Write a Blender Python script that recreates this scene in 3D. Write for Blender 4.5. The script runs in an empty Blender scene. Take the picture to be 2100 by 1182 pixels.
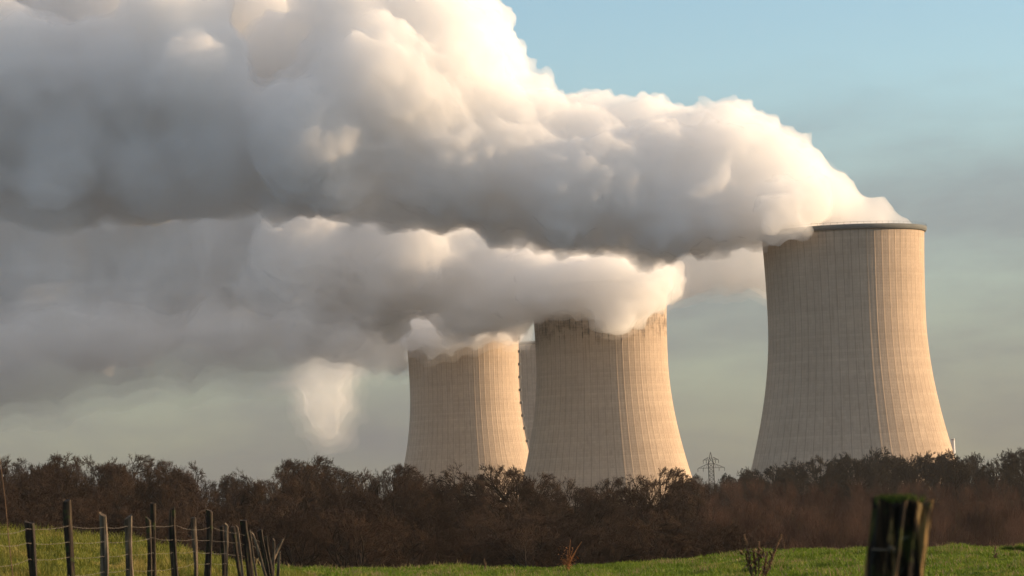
import bpy, bmesh, math, random
import numpy as np
from mathutils import Vector, Matrix

random.seed(7)
RNG = np.random.default_rng(11)
SC = bpy.context.scene
COL = SC.collection
R = math.radians

# ------------------------------------------------------------------ camera
F = 7013.0                      # focal length in photo pixels (photo is 2100 wide)
EYE = Vector((0, 0, 1.6))
HZ = 1009.0                     # horizon row in the photo
PITCH = math.atan((HZ - 591) / F)
ROLL = math.radians(-2.3)     # the photo was taken slightly tilted: the towers lean left
CAM_M = Matrix.Rotation(math.pi / 2 + PITCH, 3, 'X') @ Matrix.Rotation(ROLL, 3, 'Z')
cam_d = bpy.data.cameras.new("camera")
cam = bpy.data.objects.new("camera", cam_d)
COL.objects.link(cam)
cam.location = EYE
cam.rotation_euler = CAM_M.to_euler()
cam_d.sensor_width = 36
cam_d.lens = 36 * F / 2100
cam_d.clip_start = 0.5
cam_d.clip_end = 40000
cam_d.dof.use_dof = True
cam_d.dof.focus_distance = 1500
cam_d.dof.aperture_fstop = 13
SC.camera = cam


def at(px, py, d):
    """Point seen at photo pixel (px, py) at ground distance d."""
    v = CAM_M @ Vector(((px - 1050) / F, (591 - py) / F, -1))
    return EYE + v * (d / v.y)


# ------------------------------------------------------------------ tags
def tag(o, label=None, cat=None, group=None, kind=None):
    if label: o["label"] = label
    if cat: o["category"] = cat
    if group: o["group"] = group
    if kind: o["kind"] = kind
    return o


def empty(name, loc=(0, 0, 0)):
    e = bpy.data.objects.new(name, None)
    e.empty_display_size = 1
    e.location = loc
    COL.objects.link(e)
    return e


class MB:
    """Collects geometry for one mesh object."""
    def __init__(self):
        self.v, self.f = [], []

    def add(self, verts, faces):
        n = len(self.v)
        self.v.extend(verts)
        self.f.extend([tuple(i + n for i in fc) for fc in faces])

    def tube(self, pts, radii, k=6, cap=True, twist=0.0):
        pts = [Vector(p) for p in pts]
        n0 = len(self.v)
        m = len(pts)
        for i, p in enumerate(pts):
            t = (pts[min(i + 1, m - 1)] - pts[max(i - 1, 0)])
            if t.length < 1e-9: t = Vector((0, 0, 1))
            t.normalize()
            a = Vector((1, 0, 0)) if abs(t.x) < 0.8 else Vector((0, 1, 0))
            u = t.cross(a).normalized()
            w = t.cross(u)
            for j in range(k):
                g = 2 * math.pi * j / k + twist
                self.v.append(p + (u * math.cos(g) + w * math.sin(g)) * radii[i])
        for i in range(m - 1):
            for j in range(k):
                a, b = n0 + i * k + j, n0 + i * k + (j + 1) % k
                self.f.append((a, a + k, b + k, b))
        if cap:
            self.f.append(tuple(n0 + j for j in range(k)))
            self.f.append(tuple(n0 + (m - 1) * k + j for j in reversed(range(k))))

    def box(self, c, s, rot=None):
        c = Vector(c)
        vs = []
        for x in (-.5, .5):
            for y in (-.5, .5):
                for z in (-.5, .5):
                    p = Vector((x * s[0], y * s[1], z * s[2]))
                    if rot is not None: p = rot @ p
                    vs.append(c + p)
        self.add(vs, [(0, 1, 3, 2), (4, 6, 7, 5), (0, 4, 5, 1), (2, 3, 7, 6), (0, 2, 6, 4), (1, 5, 7, 3)])

    def mesh(self, name, mat, smooth=False):
        me = bpy.data.meshes.new(name)
        me.from_pydata([tuple(p) for p in self.v], [], self.f)
        if smooth: me.shade_smooth()
        me.materials.append(mat)
        me.update()
        return me

    def build(self, name, mat, parent=None, smooth=False):
        o = bpy.data.objects.new(name, self.mesh(name, mat, smooth))
        COL.objects.link(o)
        if parent is not None: o.parent = parent
        return o


def np_mesh(name, V, Fq, mat, smooth=True):
    """Mesh from numpy arrays, faces all of one size."""
    me = bpy.data.meshes.new(name)
    n, k = Fq.shape
    me.vertices.add(len(V)); me.vertices.foreach_set("co", V.astype(np.float32).ravel())
    me.loops.add(n * k); me.loops.foreach_set("vertex_index", Fq.astype(np.int32).ravel())
    me.polygons.add(n)
    me.polygons.foreach_set("loop_start", (np.arange(n) * k).astype(np.int32))
    me.update(calc_edges=True)
    me.validate()
    if smooth: me.shade_smooth()
    if mat: me.materials.append(mat)
    return me


def link(name, me, parent=None):
    o = bpy.data.objects.new(name, me)
    COL.objects.link(o)
    if parent is not None: o.parent = parent
    return o


# ------------------------------------------------------------------ noise
PERM = np.random.default_rng(3).permutation(256)
PERM = np.concatenate([PERM, PERM, PERM])
GR = np.random.default_rng(5).normal(size=(256, 3)); GR /= np.linalg.norm(GR, axis=1)[:, None]


def pnoise(P):
    """Perlin noise for an (n,3) array, about -0.7..0.7."""
    I = np.floor(P).astype(np.int64); f = P - I; I &= 255
    u = f * f * f * (f * (f * 6 - 15) + 10)
    out = 0
    for dx in (0, 1):
        for dy in (0, 1):
            for dz in (0, 1):
                h = PERM[PERM[PERM[I[:, 0] + dx] + I[:, 1] + dy] + I[:, 2] + dz]
                g = GR[h]
                dot = g[:, 0] * (f[:, 0] - dx) + g[:, 1] * (f[:, 1] - dy) + g[:, 2] * (f[:, 2] - dz)
                w = (u[:, 0] if dx else 1 - u[:, 0]) * (u[:, 1] if dy else 1 - u[:, 1]) * (u[:, 2] if dz else 1 - u[:, 2])
                out = out + w * dot
    return out


# ------------------------------------------------------------------ materials
class NT:
    """Small node-building helper."""
    def __init__(self, tree):
        self.t = tree; self.n = tree.nodes; self.l = tree.links

    def node(self, typ, **kw):
        nd = self.n.new(typ)
        for k, v in kw.items():
            if k == "inp":
                for kk, vv in v.items():
                    if hasattr(vv, "is_output"): self.l.new(vv, nd.inputs[kk])
                    else: nd.inputs[kk].default_value = vv
            else: setattr(nd, k, v)
        return nd

    def math(self, op, a, b=None, c=None, clamp=False):
        nd = self.n.new("ShaderNodeMath"); nd.operation = op; nd.use_clamp = clamp
        for i, x in enumerate((a, b, c)):
            if x is None: continue
            if hasattr(x, "is_output"): self.l.new(x, nd.inputs[i])
            else: nd.inputs[i].default_value = x
        return nd.outputs[0]

    def mix(self, fac, a, b, blend="MIX"):
        nd = self.n.new("ShaderNodeMix"); nd.data_type = "RGBA"; nd.blend_type = blend
        for idx, x in ((0, fac), (6, a), (7, b)):
            if hasattr(x, "is_output"): self.l.new(x, nd.inputs[idx])
            else: nd.inputs[idx].default_value = (*x, 1) if isinstance(x, tuple) and len(x) == 3 else x
        return nd.outputs[2]

    def noise(self, vec, scale, detail=4, rough=.55, dist=0):
        nd = self.node("ShaderNodeTexNoise", inp={"Scale": scale, "Detail": detail, "Roughness": rough, "Distortion": dist})
        if vec is not None: self.l.new(vec, nd.inputs["Vector"])
        return nd.outputs["Fac"]

    def ramp(self, fac, stops):
        nd = self.n.new("ShaderNodeValToRGB")
        els = nd.color_ramp.elements
        while len(els) < len(stops): els.new(.5)
        for e, (p, c) in zip(els, stops):
            e.position = p
            e.color = (*c, 1) if isinstance(c, tuple) else (c, c, c, 1)
        self.l.new(fac, nd.inputs[0])
        return nd.outputs[0]

    def smooth(self, x, a, b, lo=0., hi=1.):
        nd = self.node("ShaderNodeMapRange", interpolation_type="SMOOTHSTEP",
                       inp={"From Min": a, "From Max": b, "To Min": lo, "To Max": hi})
        self.l.new(x, nd.inputs["Value"])
        return nd.outputs[0]


def new_mat(name):
    m = bpy.data.materials.new(name); m.use_nodes = True
    m.node_tree.nodes.clear()
    nt = NT(m.node_tree)
    out = nt.node("ShaderNodeOutputMaterial")
    return m, nt, out


def pbr(name, colfn, rough=.9, bump=None, spec=.2, random_tint=0.0, transl=None):
    m, nt, out = new_mat(name)
    tc = nt.node("ShaderNodeTexCoord").outputs["Object"]
    c = colfn(nt, tc)
    if random_tint:
        oi = nt.node("ShaderNodeObjectInfo").outputs["Random"]
        k = nt.math("MULTIPLY_ADD", oi, 2 * random_tint, 1 - random_tint)
        c = nt.mix(1.0, c if hasattr(c, "is_output") else (*c, 1), nt.node("ShaderNodeCombineColor", inp={0: k, 1: k, 2: k}).outputs[0], "MULTIPLY")
    b = nt.node("ShaderNodeBsdfPrincipled", inp={"Roughness": rough, "Specular IOR Level": spec})
    if hasattr(c, "is_output"): nt.l.new(c, b.inputs["Base Color"])
    else: b.inputs["Base Color"].default_value = (*c, 1)
    if bump:
        h, st, di = bump(nt, tc)
        bn = nt.node("ShaderNodeBump", inp={"Height": h, "Strength": st, "Distance": di})
        nt.l.new(bn.outputs[0], b.inputs["Normal"])
    sh = b.outputs[0]
    if transl:
        tr = nt.node("ShaderNodeBsdfTranslucent")
        if hasattr(c, "is_output"): nt.l.new(c, tr.inputs[0])
        mx = nt.node("ShaderNodeMixShader", inp={0: transl})
        nt.l.new(sh, mx.inputs[1]); nt.l.new(tr.outputs[0], mx.inputs[2]); sh = mx.outputs[0]
    nt.l.new(sh, out.inputs["Surface"])
    return m


# ------------------------------------------------------------------ light
SUN_EL, SUN_AZ = R(12.0), R(12.0)      # azimuth counted from +x (picture right) towards +y (away)
sdir = Vector((math.cos(SUN_EL) * math.cos(SUN_AZ), math.cos(SUN_EL) * math.sin(SUN_AZ), math.sin(SUN_EL)))
sun_d = bpy.data.lights.new("sun", "SUN")
sun_d.energy = 5.0
sun_d.angle = R(.6)
sun_d.color = (1.0, .70, .42)
sun = bpy.data.objects.new("sun", sun_d)
sun.rotation_euler = sdir.to_track_quat("Z", "Y").to_euler()
COL.objects.link(sun)

w = bpy.data.worlds.new("World"); SC.world = w; w.use_nodes = True
w.node_tree.nodes.clear()
nt = NT(w.node_tree)
wout = nt.node("ShaderNodeOutputWorld")
bg = nt.node("ShaderNodeBackground", inp={"Strength": .1})
nt.l.new(bg.outputs[0], wout.inputs[0])
sky = nt.node("ShaderNodeTexSky", sky_type="NISHITA", sun_disc=False, sun_elevation=SUN_EL,
              sun_rotation=math.pi / 2 - SUN_AZ, air_density=1.0, dust_density=1.0, ozone_density=1.5)
gen = nt.node("ShaderNodeTexCoord").outputs["Generated"]
sep = nt.node("ShaderNodeSeparateXYZ", inp={0: gen})
elev = nt.math("MULTIPLY", sep.outputs[2], 57.3)       # degrees near the horizon
# thin high overcast: grey veil over the lower sky, breaking up into streaks higher
mp = nt.node("ShaderNodeMapping", inp={"Vector": gen, "Scale": (6, 6, 24), "Rotation": (0, R(-1.5), 0)})
n1 = nt.noise(mp.outputs[0], 1.6, 6, .55, .4)
n2 = nt.noise(mp.outputs[0], 5.0, 5, .55, .3)
cl = nt.math("ADD", nt.math("MULTIPLY", n1, .75), nt.math("MULTIPLY", n2, .25))
lo = nt.smooth(elev, 4.4, 8.0, .62, -.05)
far_up = nt.smooth(elev, 12, 40, 0., .75)
cov = nt.math("ADD", nt.math("ADD", lo, far_up), nt.math("MULTIPLY", nt.math("SUBTRACT", cl, .5), .85), clamp=True)
cov = nt.smooth(cov, 0, 1, 0, .93)
grad = nt.smooth(elev, 0, 6.5)
ccol = nt.mix(grad, (.93, .95, 1.12, 1), (1.22, 1.35, 1.66, 1))
ccol = nt.mix(nt.smooth(elev, 10, 35), ccol, (3.85, 3.5, 3.2, 1))
skyc = nt.mix(1.0, sky.outputs[0], (.88, 1.04, 1.17, 1), "MULTIPLY")
nt.l.new(nt.mix(cov, skyc, ccol), bg.inputs["Color"])

SC.view_settings.view_transform = "Standard"
SC.view_settings.look = "None"
SC.view_settings.gamma = 1
SC.view_settings.exposure = 0.76
cy = SC.cycles
SC.render.engine = "CYCLES"
cy.max_bounces = 16
cy.diffuse_bounces = 3
cy.glossy_bounces = 2
cy.transmission_bounces = 2
cy.volume_bounces = 14
cy.transparent_max_bounces = 48
cy.use_denoising = True
cy.use_adaptive_sampling = True
cy.adaptive_threshold = .024
cy.adaptive_min_samples = 40
try:
    cy.denoiser = "OPENIMAGEDENOISE"
    cy.denoising_input_passes = "RGB_ALBEDO_NORMAL"
    cy.denoising_prefilter = "ACCURATE"
except Exception:
    pass
cy.caustics_reflective = False
cy.caustics_refractive = False
cy.sample_clamp_indirect = 6


# ------------------------------------------------------------------ terrain
def interp(x, xs, ys): return np.interp(x, xs, ys)

def crest(rows, d):
    """Ground profile (x, z) at distance d that shows along the given photo pixels."""
    P = [at(px, py, d) for px, py in rows]
    return [p.x for p in P], [p.z for p in P]


X55, Z55 = crest([(-3000, 900), (-1200, 1010), (-500, 1060), (0, 1117), (140, 1125), (230, 1137), (330, 1155), (430, 1176), (480, 1189), (750, 1225), (1050, 1245),
                  (1500, 1215), (2100, 1192), (3200, 1160), (6000, 1060)], 55)
X90, Z90 = crest([(-3000, 1130), (-1000, 1165), (-300, 1185), (300, 1199), (520, 1190), (700, 1175), (900, 1170), (1100, 1172), (1300, 1162), (1500, 1144),
                  (1650, 1134), (1800, 1131), (2100, 1129), (3000, 1105), (6000, 1040)], 90)


def ground_z(x, y):
    x = np.asarray(x, float); y = np.asarray(y, float)
    h55 = interp(x, X55, Z55); h90 = interp(x, X90, Z90)
    h0 = interp(x, [-40, -8, 0, 40], [.6, .1, 0., .2])
    t1 = np.clip((y - 5) / 50, 0, 1); t1 = t1 * t1 * (3 - 2 * t1)
    t2 = np.clip((y - 58) / 32, 0, 1); t2 = t2 * t2 * (3 - 2 * t2)
    near = h0 * (1 - t1) + h55 * t1
    near = near * (1 - t2) + h90 * t2
    far = interp(y, [0, 92, 110, 150, 300, 450, 600, 750, 920, 1300, 1400, 1700, 2130, 2560, 3000, 20000],
                 [0, 0, -1.2, -4.5, -11, -13.2, -9.8, -6.3, -3.2, -4, -6, -33, -33, -33, -33, -33])
    far = far - .04 * np.clip(x, -120, 120) * np.clip((y - 150) / 200, 0, 1) * np.clip((1700 - y) / 200, 0, 1)
    k = np.clip((y - 90) / 60, 0, 1)
    return np.where(y < 90, near, near * (1 - k) + 0 * k + far)


ys = np.concatenate([np.linspace(-60, 20, 20), np.linspace(21, 110, 180), np.linspace(112, 400, 60),
                     np.linspace(410, 1800, 80), np.geomspace(1850, 5200, 24)])
ts = np.concatenate([np.linspace(-1, -.2, 14), np.linspace(-.19, .19, 120), np.linspace(.2, 1, 14)])
GX = np.sign(ts)[None, :] * np.abs(ts)[None, :] * (60 + np.abs(ys))[:, None] * 1.0
GX = ts[None, :] * (60 + np.abs(ys)[:, None] * 1.0)
GY = np.repeat(ys[:, None], len(ts), 1)
GZ = ground_z(GX, GY)
bump_ = pnoise(np.stack([GX.ravel() * .9, GY.ravel() * .45, GX.ravel() * 0], 1)).reshape(GX.shape)
GZ += bump_ * .05 * np.clip((130 - GY) / 40, 0, 1)
ny, nx = GX.shape
idx = np.arange(ny * nx).reshape(ny, nx)
Fq = np.stack([idx[:-1, :-1], idx[:-1, 1:], idx[1:, 1:], idx[1:, :-1]], -1).reshape(-1, 4)


def ground_col(nt, tc):
    a = nt.noise(tc, .35, 5, .6); b = nt.noise(tc, 6, 5, .65)
    c = nt.ramp(b, [(.3, (.018, .034, .006)), (.55, (.05, .085, .012)), (.75, (.10, .12, .03))])
    c2 = nt.mix(nt.smooth(a, .5, .7, 0, .5), c, (.10, .085, .03, 1))
    yy = nt.node("ShaderNodeSeparateXYZ", inp={0: tc}).outputs[1]
    return nt.mix(nt.smooth(yy, 130, 260), c2, (.026, .019, .012, 1))


M_ground = pbr("pasture", ground_col, 1.0, spec=.0)
g = link("ground", np_mesh("ground", np.stack([GX.ravel(), GY.ravel(), GZ.ravel()], 1), Fq, M_ground))
tag(g, kind="structure")


def gz(x, y): return float(ground_z(x, y))


# ------------------------------------------------------------------ grass (uncountable)
def grass_mat(name, c1, c2, c3):
    def f(nt, tc):
        a = nt.noise(tc, .8, 4, .6); b = nt.noise(tc, 9, 2, .5)
        c = nt.mix(nt.smooth(b, .35, .65), c1, c2)
        d_ = nt.noise(nt.node('ShaderNodeMapping', inp={'Vector': tc, 'Scale': (1, .4, 1)}).outputs[0], 1.9, 4, .6)
        c = nt.mix(nt.smooth(d_, .50, .34, 0, .7), c, tuple(q * .35 for q in c1[:3]) + (1,))
        return nt.mix(nt.smooth(a, .52, .68, 0, .75), c, c3)
    return pbr(name, f, .7, spec=.25, transl=.35)


def grass(name, label, pts, hmin, hmax, wid, mat, lean=.5):
    n = len(pts)
    X, Y = pts[:, 0], pts[:, 1]
    Z = ground_z(X, Y) + pnoise(np.stack([X * .9, Y * .45, X * 0], 1)) * .05 - .01
    hh = RNG.uniform(hmin, hmax, n)
    clump = pnoise(np.stack([X * 1.6, Y * .7, X * 0 + 4.2], 1))
    clump = clump + .8 * pnoise(np.stack([X * .55, Y * .22, X * 0 + 9.2], 1))
    hh *= np.clip(.8 + clump * 1.6, .3, 2.0)
    a = RNG.uniform(0, 2 * math.pi, n); L = RNG.uniform(.1, lean, n) * hh
    wx, wy = np.cos(a + 1.57) * wid * .5, np.sin(a + 1.57) * wid * .5
    la, lb = np.cos(a) * L, np.sin(a) * L
    V = np.empty((n, 5, 3))
    V[:, 0] = np.stack([X - wx, Y - wy, Z], 1); V[:, 1] = np.stack([X + wx, Y + wy, Z], 1)
    V[:, 2] = np.stack([X + wx * .8 + la * .35, Y + wy * .8 + lb * .35, Z + hh * .6], 1)
    V[:, 3] = np.stack([X - wx * .8 + la * .35, Y - wy * .8 + lb * .35, Z + hh * .6], 1)
    V[:, 4] = np.stack([X + la, Y + lb, Z + hh], 1)
    base = (np.arange(n) * 5)[:, None]
    F3 = np.concatenate([base + np.array([0, 1, 2]), base + np.array([0, 2, 3]), base + np.array([3, 2, 4])])
    o = link(name, np_mesh(name, V.reshape(-1, 3), F3, mat, smooth=False))
    tag(o, label, "grass", kind="stuff")
    return o


M_grass = grass_mat("meadow_grass", (.075, .130, .009, 1), (.155, .215, .018, 1), (.25, .24, .05, 1))
M_long = grass_mat("long_grass", (.10, .12, .016, 1), (.22, .215, .036, 1), (.38, .28, .09, 1))
n = 210000
yy = 56 + 44 * RNG.random(n) ** .85
xx = yy * RNG.uniform(-.075, .17, n)
grass("meadow_grass", "short bright green pasture grass along the field edge below the wood", np.stack([xx, yy], 1), .05, .13, .022, M_grass, .9)
n = 90000
yy = RNG.uniform(36, 62, n)
xx = yy * RNG.uniform(-.175, -.062, n)
grass("long_grass", "longer yellowish green grass on the bank behind the wire fence", np.stack([xx, yy], 1), .07, .2, .013, M_long, .9)


M_straw = pbr("dead_grass", lambda nt, tc: nt.mix(nt.noise(tc, 7, 3), (.16, .12, .05, 1), (.34, .27, .13, 1)), .8, transl=.3)
cy_ = RNG.uniform(58, 95, 170); cx_ = cy_ * RNG.uniform(-.07, .165, 170)
kk = RNG.integers(0, 170, 9000)
sp_ = RNG.uniform(.08, .45, 170)[kk]
grass("dead_grass", "scattered straw coloured tufts of dead grass in the short green pasture",
      np.stack([cx_[kk] + RNG.normal(size=9000) * sp_, cy_[kk] + RNG.normal(size=9000) * sp_], 1), .08, .19, .016, M_straw, .9)


# ------------------------------------------------------------------ cooling towers
def concrete(name, stain_top, tint, stain_amt=.6):
    m, nt, out = new_mat(name)
    tc = nt.node("ShaderNodeTexCoord").outputs["Object"]
    s = nt.node("ShaderNodeSeparateXYZ", inp={0: tc})
    ang = nt.math("ARCTAN2", s.outputs[1], s.outputs[0])
    u = nt.math("MULTIPLY", ang, 144 / (2 * math.pi))
    v = nt.math("DIVIDE", s.outputs[2], 1.55)
    fu = nt.math("ABSOLUTE", nt.math("SUBTRACT", nt.math("FRACT", nt.math("ADD", u, 200.5)), .5))
    fv = nt.math("ABSOLUTE", nt.math("SUBTRACT", nt.math("FRACT", v), .5))
    lu = nt.smooth(fu, .0, .16, 1, 0); lv = nt.smooth(fv, 0, .2, 1, 0)
    # per-panel tone
    pv = nt.node("ShaderNodeCombineXYZ", inp={0: nt.math("FLOOR", nt.math("ADD", u, .5)), 1: nt.math("FLOOR", nt.math("ADD", v, .5)), 2: 0.})
    wn = nt.node("ShaderNodeTexWhiteNoise", noise_dimensions="3D", inp={"Vector": pv.outputs[0]}).outputs[0]
    band = nt.node("ShaderNodeTexWhiteNoise", noise_dimensions="1D", inp={"W": nt.math("FLOOR", nt.math("ADD", v, .5))}).outputs[0]
    big = nt.noise(tc, .035, 5, .6)
    mps = nt.node("ShaderNodeMapping", inp={"Vector": tc, "Scale": (1, 1, .06)})
    streak = nt.noise(mps.outputs[0], .32, 5, .65)
    base = nt.mix(nt.smooth(big, .3, .7), tuple(c * .86 for c in tint) + (1,), tint + (1,))
    k = nt.math("ADD", nt.math("MULTIPLY_ADD", wn, .08, .92), nt.math("MULTIPLY_ADD", band, .09, -.045))
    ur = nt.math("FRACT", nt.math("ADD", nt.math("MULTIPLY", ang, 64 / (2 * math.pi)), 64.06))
    lr = nt.smooth(nt.math("ABSOLUTE", nt.math("SUBTRACT", ur, nt.math("ROUND", ur))), .02, .075, 1, 0)  # dark line along each rib: its shadow and dirt, painted into the colour
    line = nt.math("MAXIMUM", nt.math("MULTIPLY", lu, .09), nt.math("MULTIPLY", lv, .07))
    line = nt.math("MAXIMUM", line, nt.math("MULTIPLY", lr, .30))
    # weathering towards the rim: the form joints have gone nearly black there
    wz = nt.math("ADD", s.outputs[2], nt.math("MULTIPLY", nt.math("SUBTRACT", streak, .5), 34))
    wtop = nt.smooth(wz, stain_top - 2, stain_top + 8)
    blot = nt.smooth(nt.noise(tc, .22, 4, .6), .38, .62)
    line = nt.math("MULTIPLY", line, nt.math("MULTIPLY_ADD", nt.math("MULTIPLY", wtop, blot), 2.6 * stain_amt, 1.0), clamp=True)
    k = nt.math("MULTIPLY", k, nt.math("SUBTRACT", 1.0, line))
    k = nt.math("MULTIPLY", k, nt.math("SUBTRACT", 1.0, nt.math("MULTIPLY", nt.math("MULTIPLY", wtop, blot), .22 * stain_amt)))
    k = nt.math("MULTIPLY", k, nt.smooth(streak, .56, .8, 1., .74))
    k = nt.math("MULTIPLY", k, nt.smooth(nt.noise(mps.outputs[0], .9, 4, .6), .3, .55, .90, 1.))
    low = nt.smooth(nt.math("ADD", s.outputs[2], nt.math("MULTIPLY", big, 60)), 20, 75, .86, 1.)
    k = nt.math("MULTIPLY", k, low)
    col = nt.mix(1.0, base, nt.node("ShaderNodeCombineColor", inp={0: k, 1: k, 2: k}).outputs[0], "MULTIPLY")
    b = nt.node("ShaderNodeBsdfPrincipled", inp={"Roughness": .92, "Specular IOR Level": .15, "Base Color": col})
    hgt = nt.math("SUBTRACT", 0., nt.math("MAXIMUM", lu, lv))
    bn = nt.node("ShaderNodeBump", inp={"Height": hgt, "Strength": .2, "Distance": .1})
    nt.l.new(bn.outputs[0], b.inputs["Normal"])
    nt.l.new(b.outputs[0], out.inputs["Surface"])
    return m


M_rim = pbr("rim_concrete", lambda nt, tc: nt.mix(nt.noise(tc, .3, 4), (.10, .11, .105, 1), (.17, .17, .16, 1)), .9)
M_steel = pbr("galvanised_steel", lambda nt, tc: nt.mix(nt.noise(tc, 2, 3), (.10, .105, .11, 1), (.16, .165, .17, 1)), .6)

RT, HT = 42.5, 165.0     # top radius, height


def tower_r(z, k=1.0):
    """Radius of the hyperboloid at height z."""
    zt, rt = 119.0, 41.0 * k
    a = 93.0 if z < zt else 175.0
    return rt * math.sqrt(1 + ((z - zt) / a) ** 2)


def tower(label, x, d, ztop, k, mat, ribs=64, ladder=None):
    root = empty("cooling_tower", (x, d, ztop - HT))
    tag(root, label, "cooling tower", "cooling towers of the power station")
    sub = 8
    na = ribs * sub
    zs = np.concatenate([np.linspace(0, HT - 1.2, 96)])
    rows = []
    for z in zs:
        r0 = tower_r(z, k)
        rows.append((r0, z, 1.0))
    rows.append((tower_r(HT - 1.2, k) - .9, HT - 1.2, 0.0))
    for z in np.linspace(HT - 2.5, 100, 12):
        rows.append((tower_r(z, k) - .9, z, 0.0))
    prof = np.array([0, 0, 0, 0, 0, 0, .75, .75])[np.arange(na) % sub]
    th = np.arange(na) * 2 * math.pi / na
    # the ribs are narrow: squeeze the last two columns of each bay together
    offs = np.array([0, 1 / 6, 2 / 6, 3 / 6, 4 / 6, 5 / 6, .90, .98])
    bay = np.arange(na) // sub
    th = (bay + offs[np.arange(na) % sub]) * 2 * math.pi / ribs
    V = []
    for r0, z, f in rows:
        r = r0 + prof * f * .045
        V.append(np.stack([r * np.cos(th), r * np.sin(th), np.full(na, z)], 1))
    V = np.concatenate(V)
    m = len(rows)
    i = np.arange(m - 1)[:, None] * na
    j = np.arange(na)[None, :]; j2 = (j + 1) % na
    Fq = np.stack([i + j, i + j2, i + na + j2, i + na + j], -1).reshape(-1, 4)
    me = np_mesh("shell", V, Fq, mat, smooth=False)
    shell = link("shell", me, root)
    # rim: a ring beam with a walkway lip
    rr = tower_r(HT, k)
    pr = [(rr - .8, HT - 2.6), (rr + .55, HT - 2.6), (rr + .9, HT - 2.2), (rr + 1.25, HT - 1.4), (rr + 1.25, HT), (rr - .8, HT)]
    na2 = 160
    th = np.arange(na2) * 2 * math.pi / na2
    V = np.concatenate([np.stack([a * np.cos(th), a * np.sin(th), np.full(na2, z)], 1) for a, z in pr])
    m = len(pr)
    i = np.arange(m)[:, None] * na2; i2 = ((np.arange(m) + 1) % m)[:, None] * na2
    j = np.arange(na2)[None, :]; j2 = (j + 1) % na2
    Fq = np.stack([i + j, i + j2, i2 + j2, i2 + j], -1).reshape(-1, 4)
    rim = link("rim", np_mesh("rim", V, Fq, M_rim, smooth=False), root)
    mb = MB()
    for q in range(80):
        g_ = 2 * math.pi * q / 80
        p = Vector(((rr + 1.1) * math.cos(g_), (rr + 1.1) * math.sin(g_), HT))
        mb.box(p + Vector((0, 0, .55)), (.09, .09, 1.1))
    ring = [Vector(((rr + 1.1) * math.cos(2 * math.pi * q / 80), (rr + 1.1) * math.sin(2 * math.pi * q / 80), HT + 1.1)) for q in range(81)]
    mb.tube(ring, [.06] * 81, 4, cap=False)
    mb.build("railing", M_steel, rim)
    if ladder is not None:
        mb = MB(); g_ = ladder
        for z in np.arange(30, HT - 3, 1.2):
            r0 = tower_r(z, k)
            cpt = Vector(((r0 + .9) * math.cos(g_), (r0 + .9) * math.sin(g_), z))
            rot = Matrix.Rotation(g_, 3, "Z")
            mb.box(cpt, (.9, .9, .12), rot)
            if int(z / 1.2) % 8 == 0: mb.box(cpt + Vector((0, 0, .7)), (1.9, 2.0, 1.9), rot)
        for s_ in (-.42, .42):
            pts = []
            for z in np.arange(30, HT - 2, 4):
                r0 = tower_r(z, k) + 1.3
                pts.append(Vector((r0 * math.cos(g_) - s_ * math.sin(g_), r0 * math.sin(g_) + s_ * math.cos(g_), z)))
            mb.tube(pts, [.12] * len(pts), 4)
        mb.build("caged_ladder", M_steel, root)
    return root


TINT = (.50, .385, .285)
def tx(px, d): return (px - 1050) / F * d
def axis(px, py, d):
    p = at(px, py, d)
    return (p.x, d, p.z)


TA = axis(1728, 473, 1780.)
TB = axis(1228, 585, 2130.)
TC = axis(948, 674, 2560.)
TD = axis(1098, 704, 2990.)
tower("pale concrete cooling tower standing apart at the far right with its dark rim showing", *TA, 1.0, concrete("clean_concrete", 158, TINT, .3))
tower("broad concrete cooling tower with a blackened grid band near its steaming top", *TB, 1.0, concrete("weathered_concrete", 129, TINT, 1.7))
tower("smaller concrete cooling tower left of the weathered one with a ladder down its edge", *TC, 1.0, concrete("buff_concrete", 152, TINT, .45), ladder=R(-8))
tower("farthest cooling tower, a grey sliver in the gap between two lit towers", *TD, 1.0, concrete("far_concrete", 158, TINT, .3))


# ------------------------------------------------------------------ steam
def steam_mat(name, dens, skin):
    m, nt, out = new_mat(name)
    vs = nt.node("ShaderNodeVolumeScatter", inp={"Color": (1, 1, 1, 1), "Density": dens, "Anisotropy": 0.0})
    tr = nt.node("ShaderNodeBsdfTransparent")
    df = nt.node("ShaderNodeBsdfDiffuse", inp={"Color": (.9, .9, .9, 1)})
    mx = nt.node("ShaderNodeMixShader", inp={0: skin})
    nt.l.new(tr.outputs[0], mx.inputs[1]); nt.l.new(df.outputs[0], mx.inputs[2])
    nt.l.new(mx.outputs[0], out.inputs["Surface"])
    nt.l.new(vs.outputs[0], out.inputs["Volume"])
    return m


ICO = bmesh.new(); bmesh.ops.create_icosphere(ICO, subdivisions=2, radius=1)
ICO_V = np.array([v.co[:] for v in ICO.verts]); ICO_F = np.array([[v.index for v in f.verts] for f in ICO.faces]); ICO.free()


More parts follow.
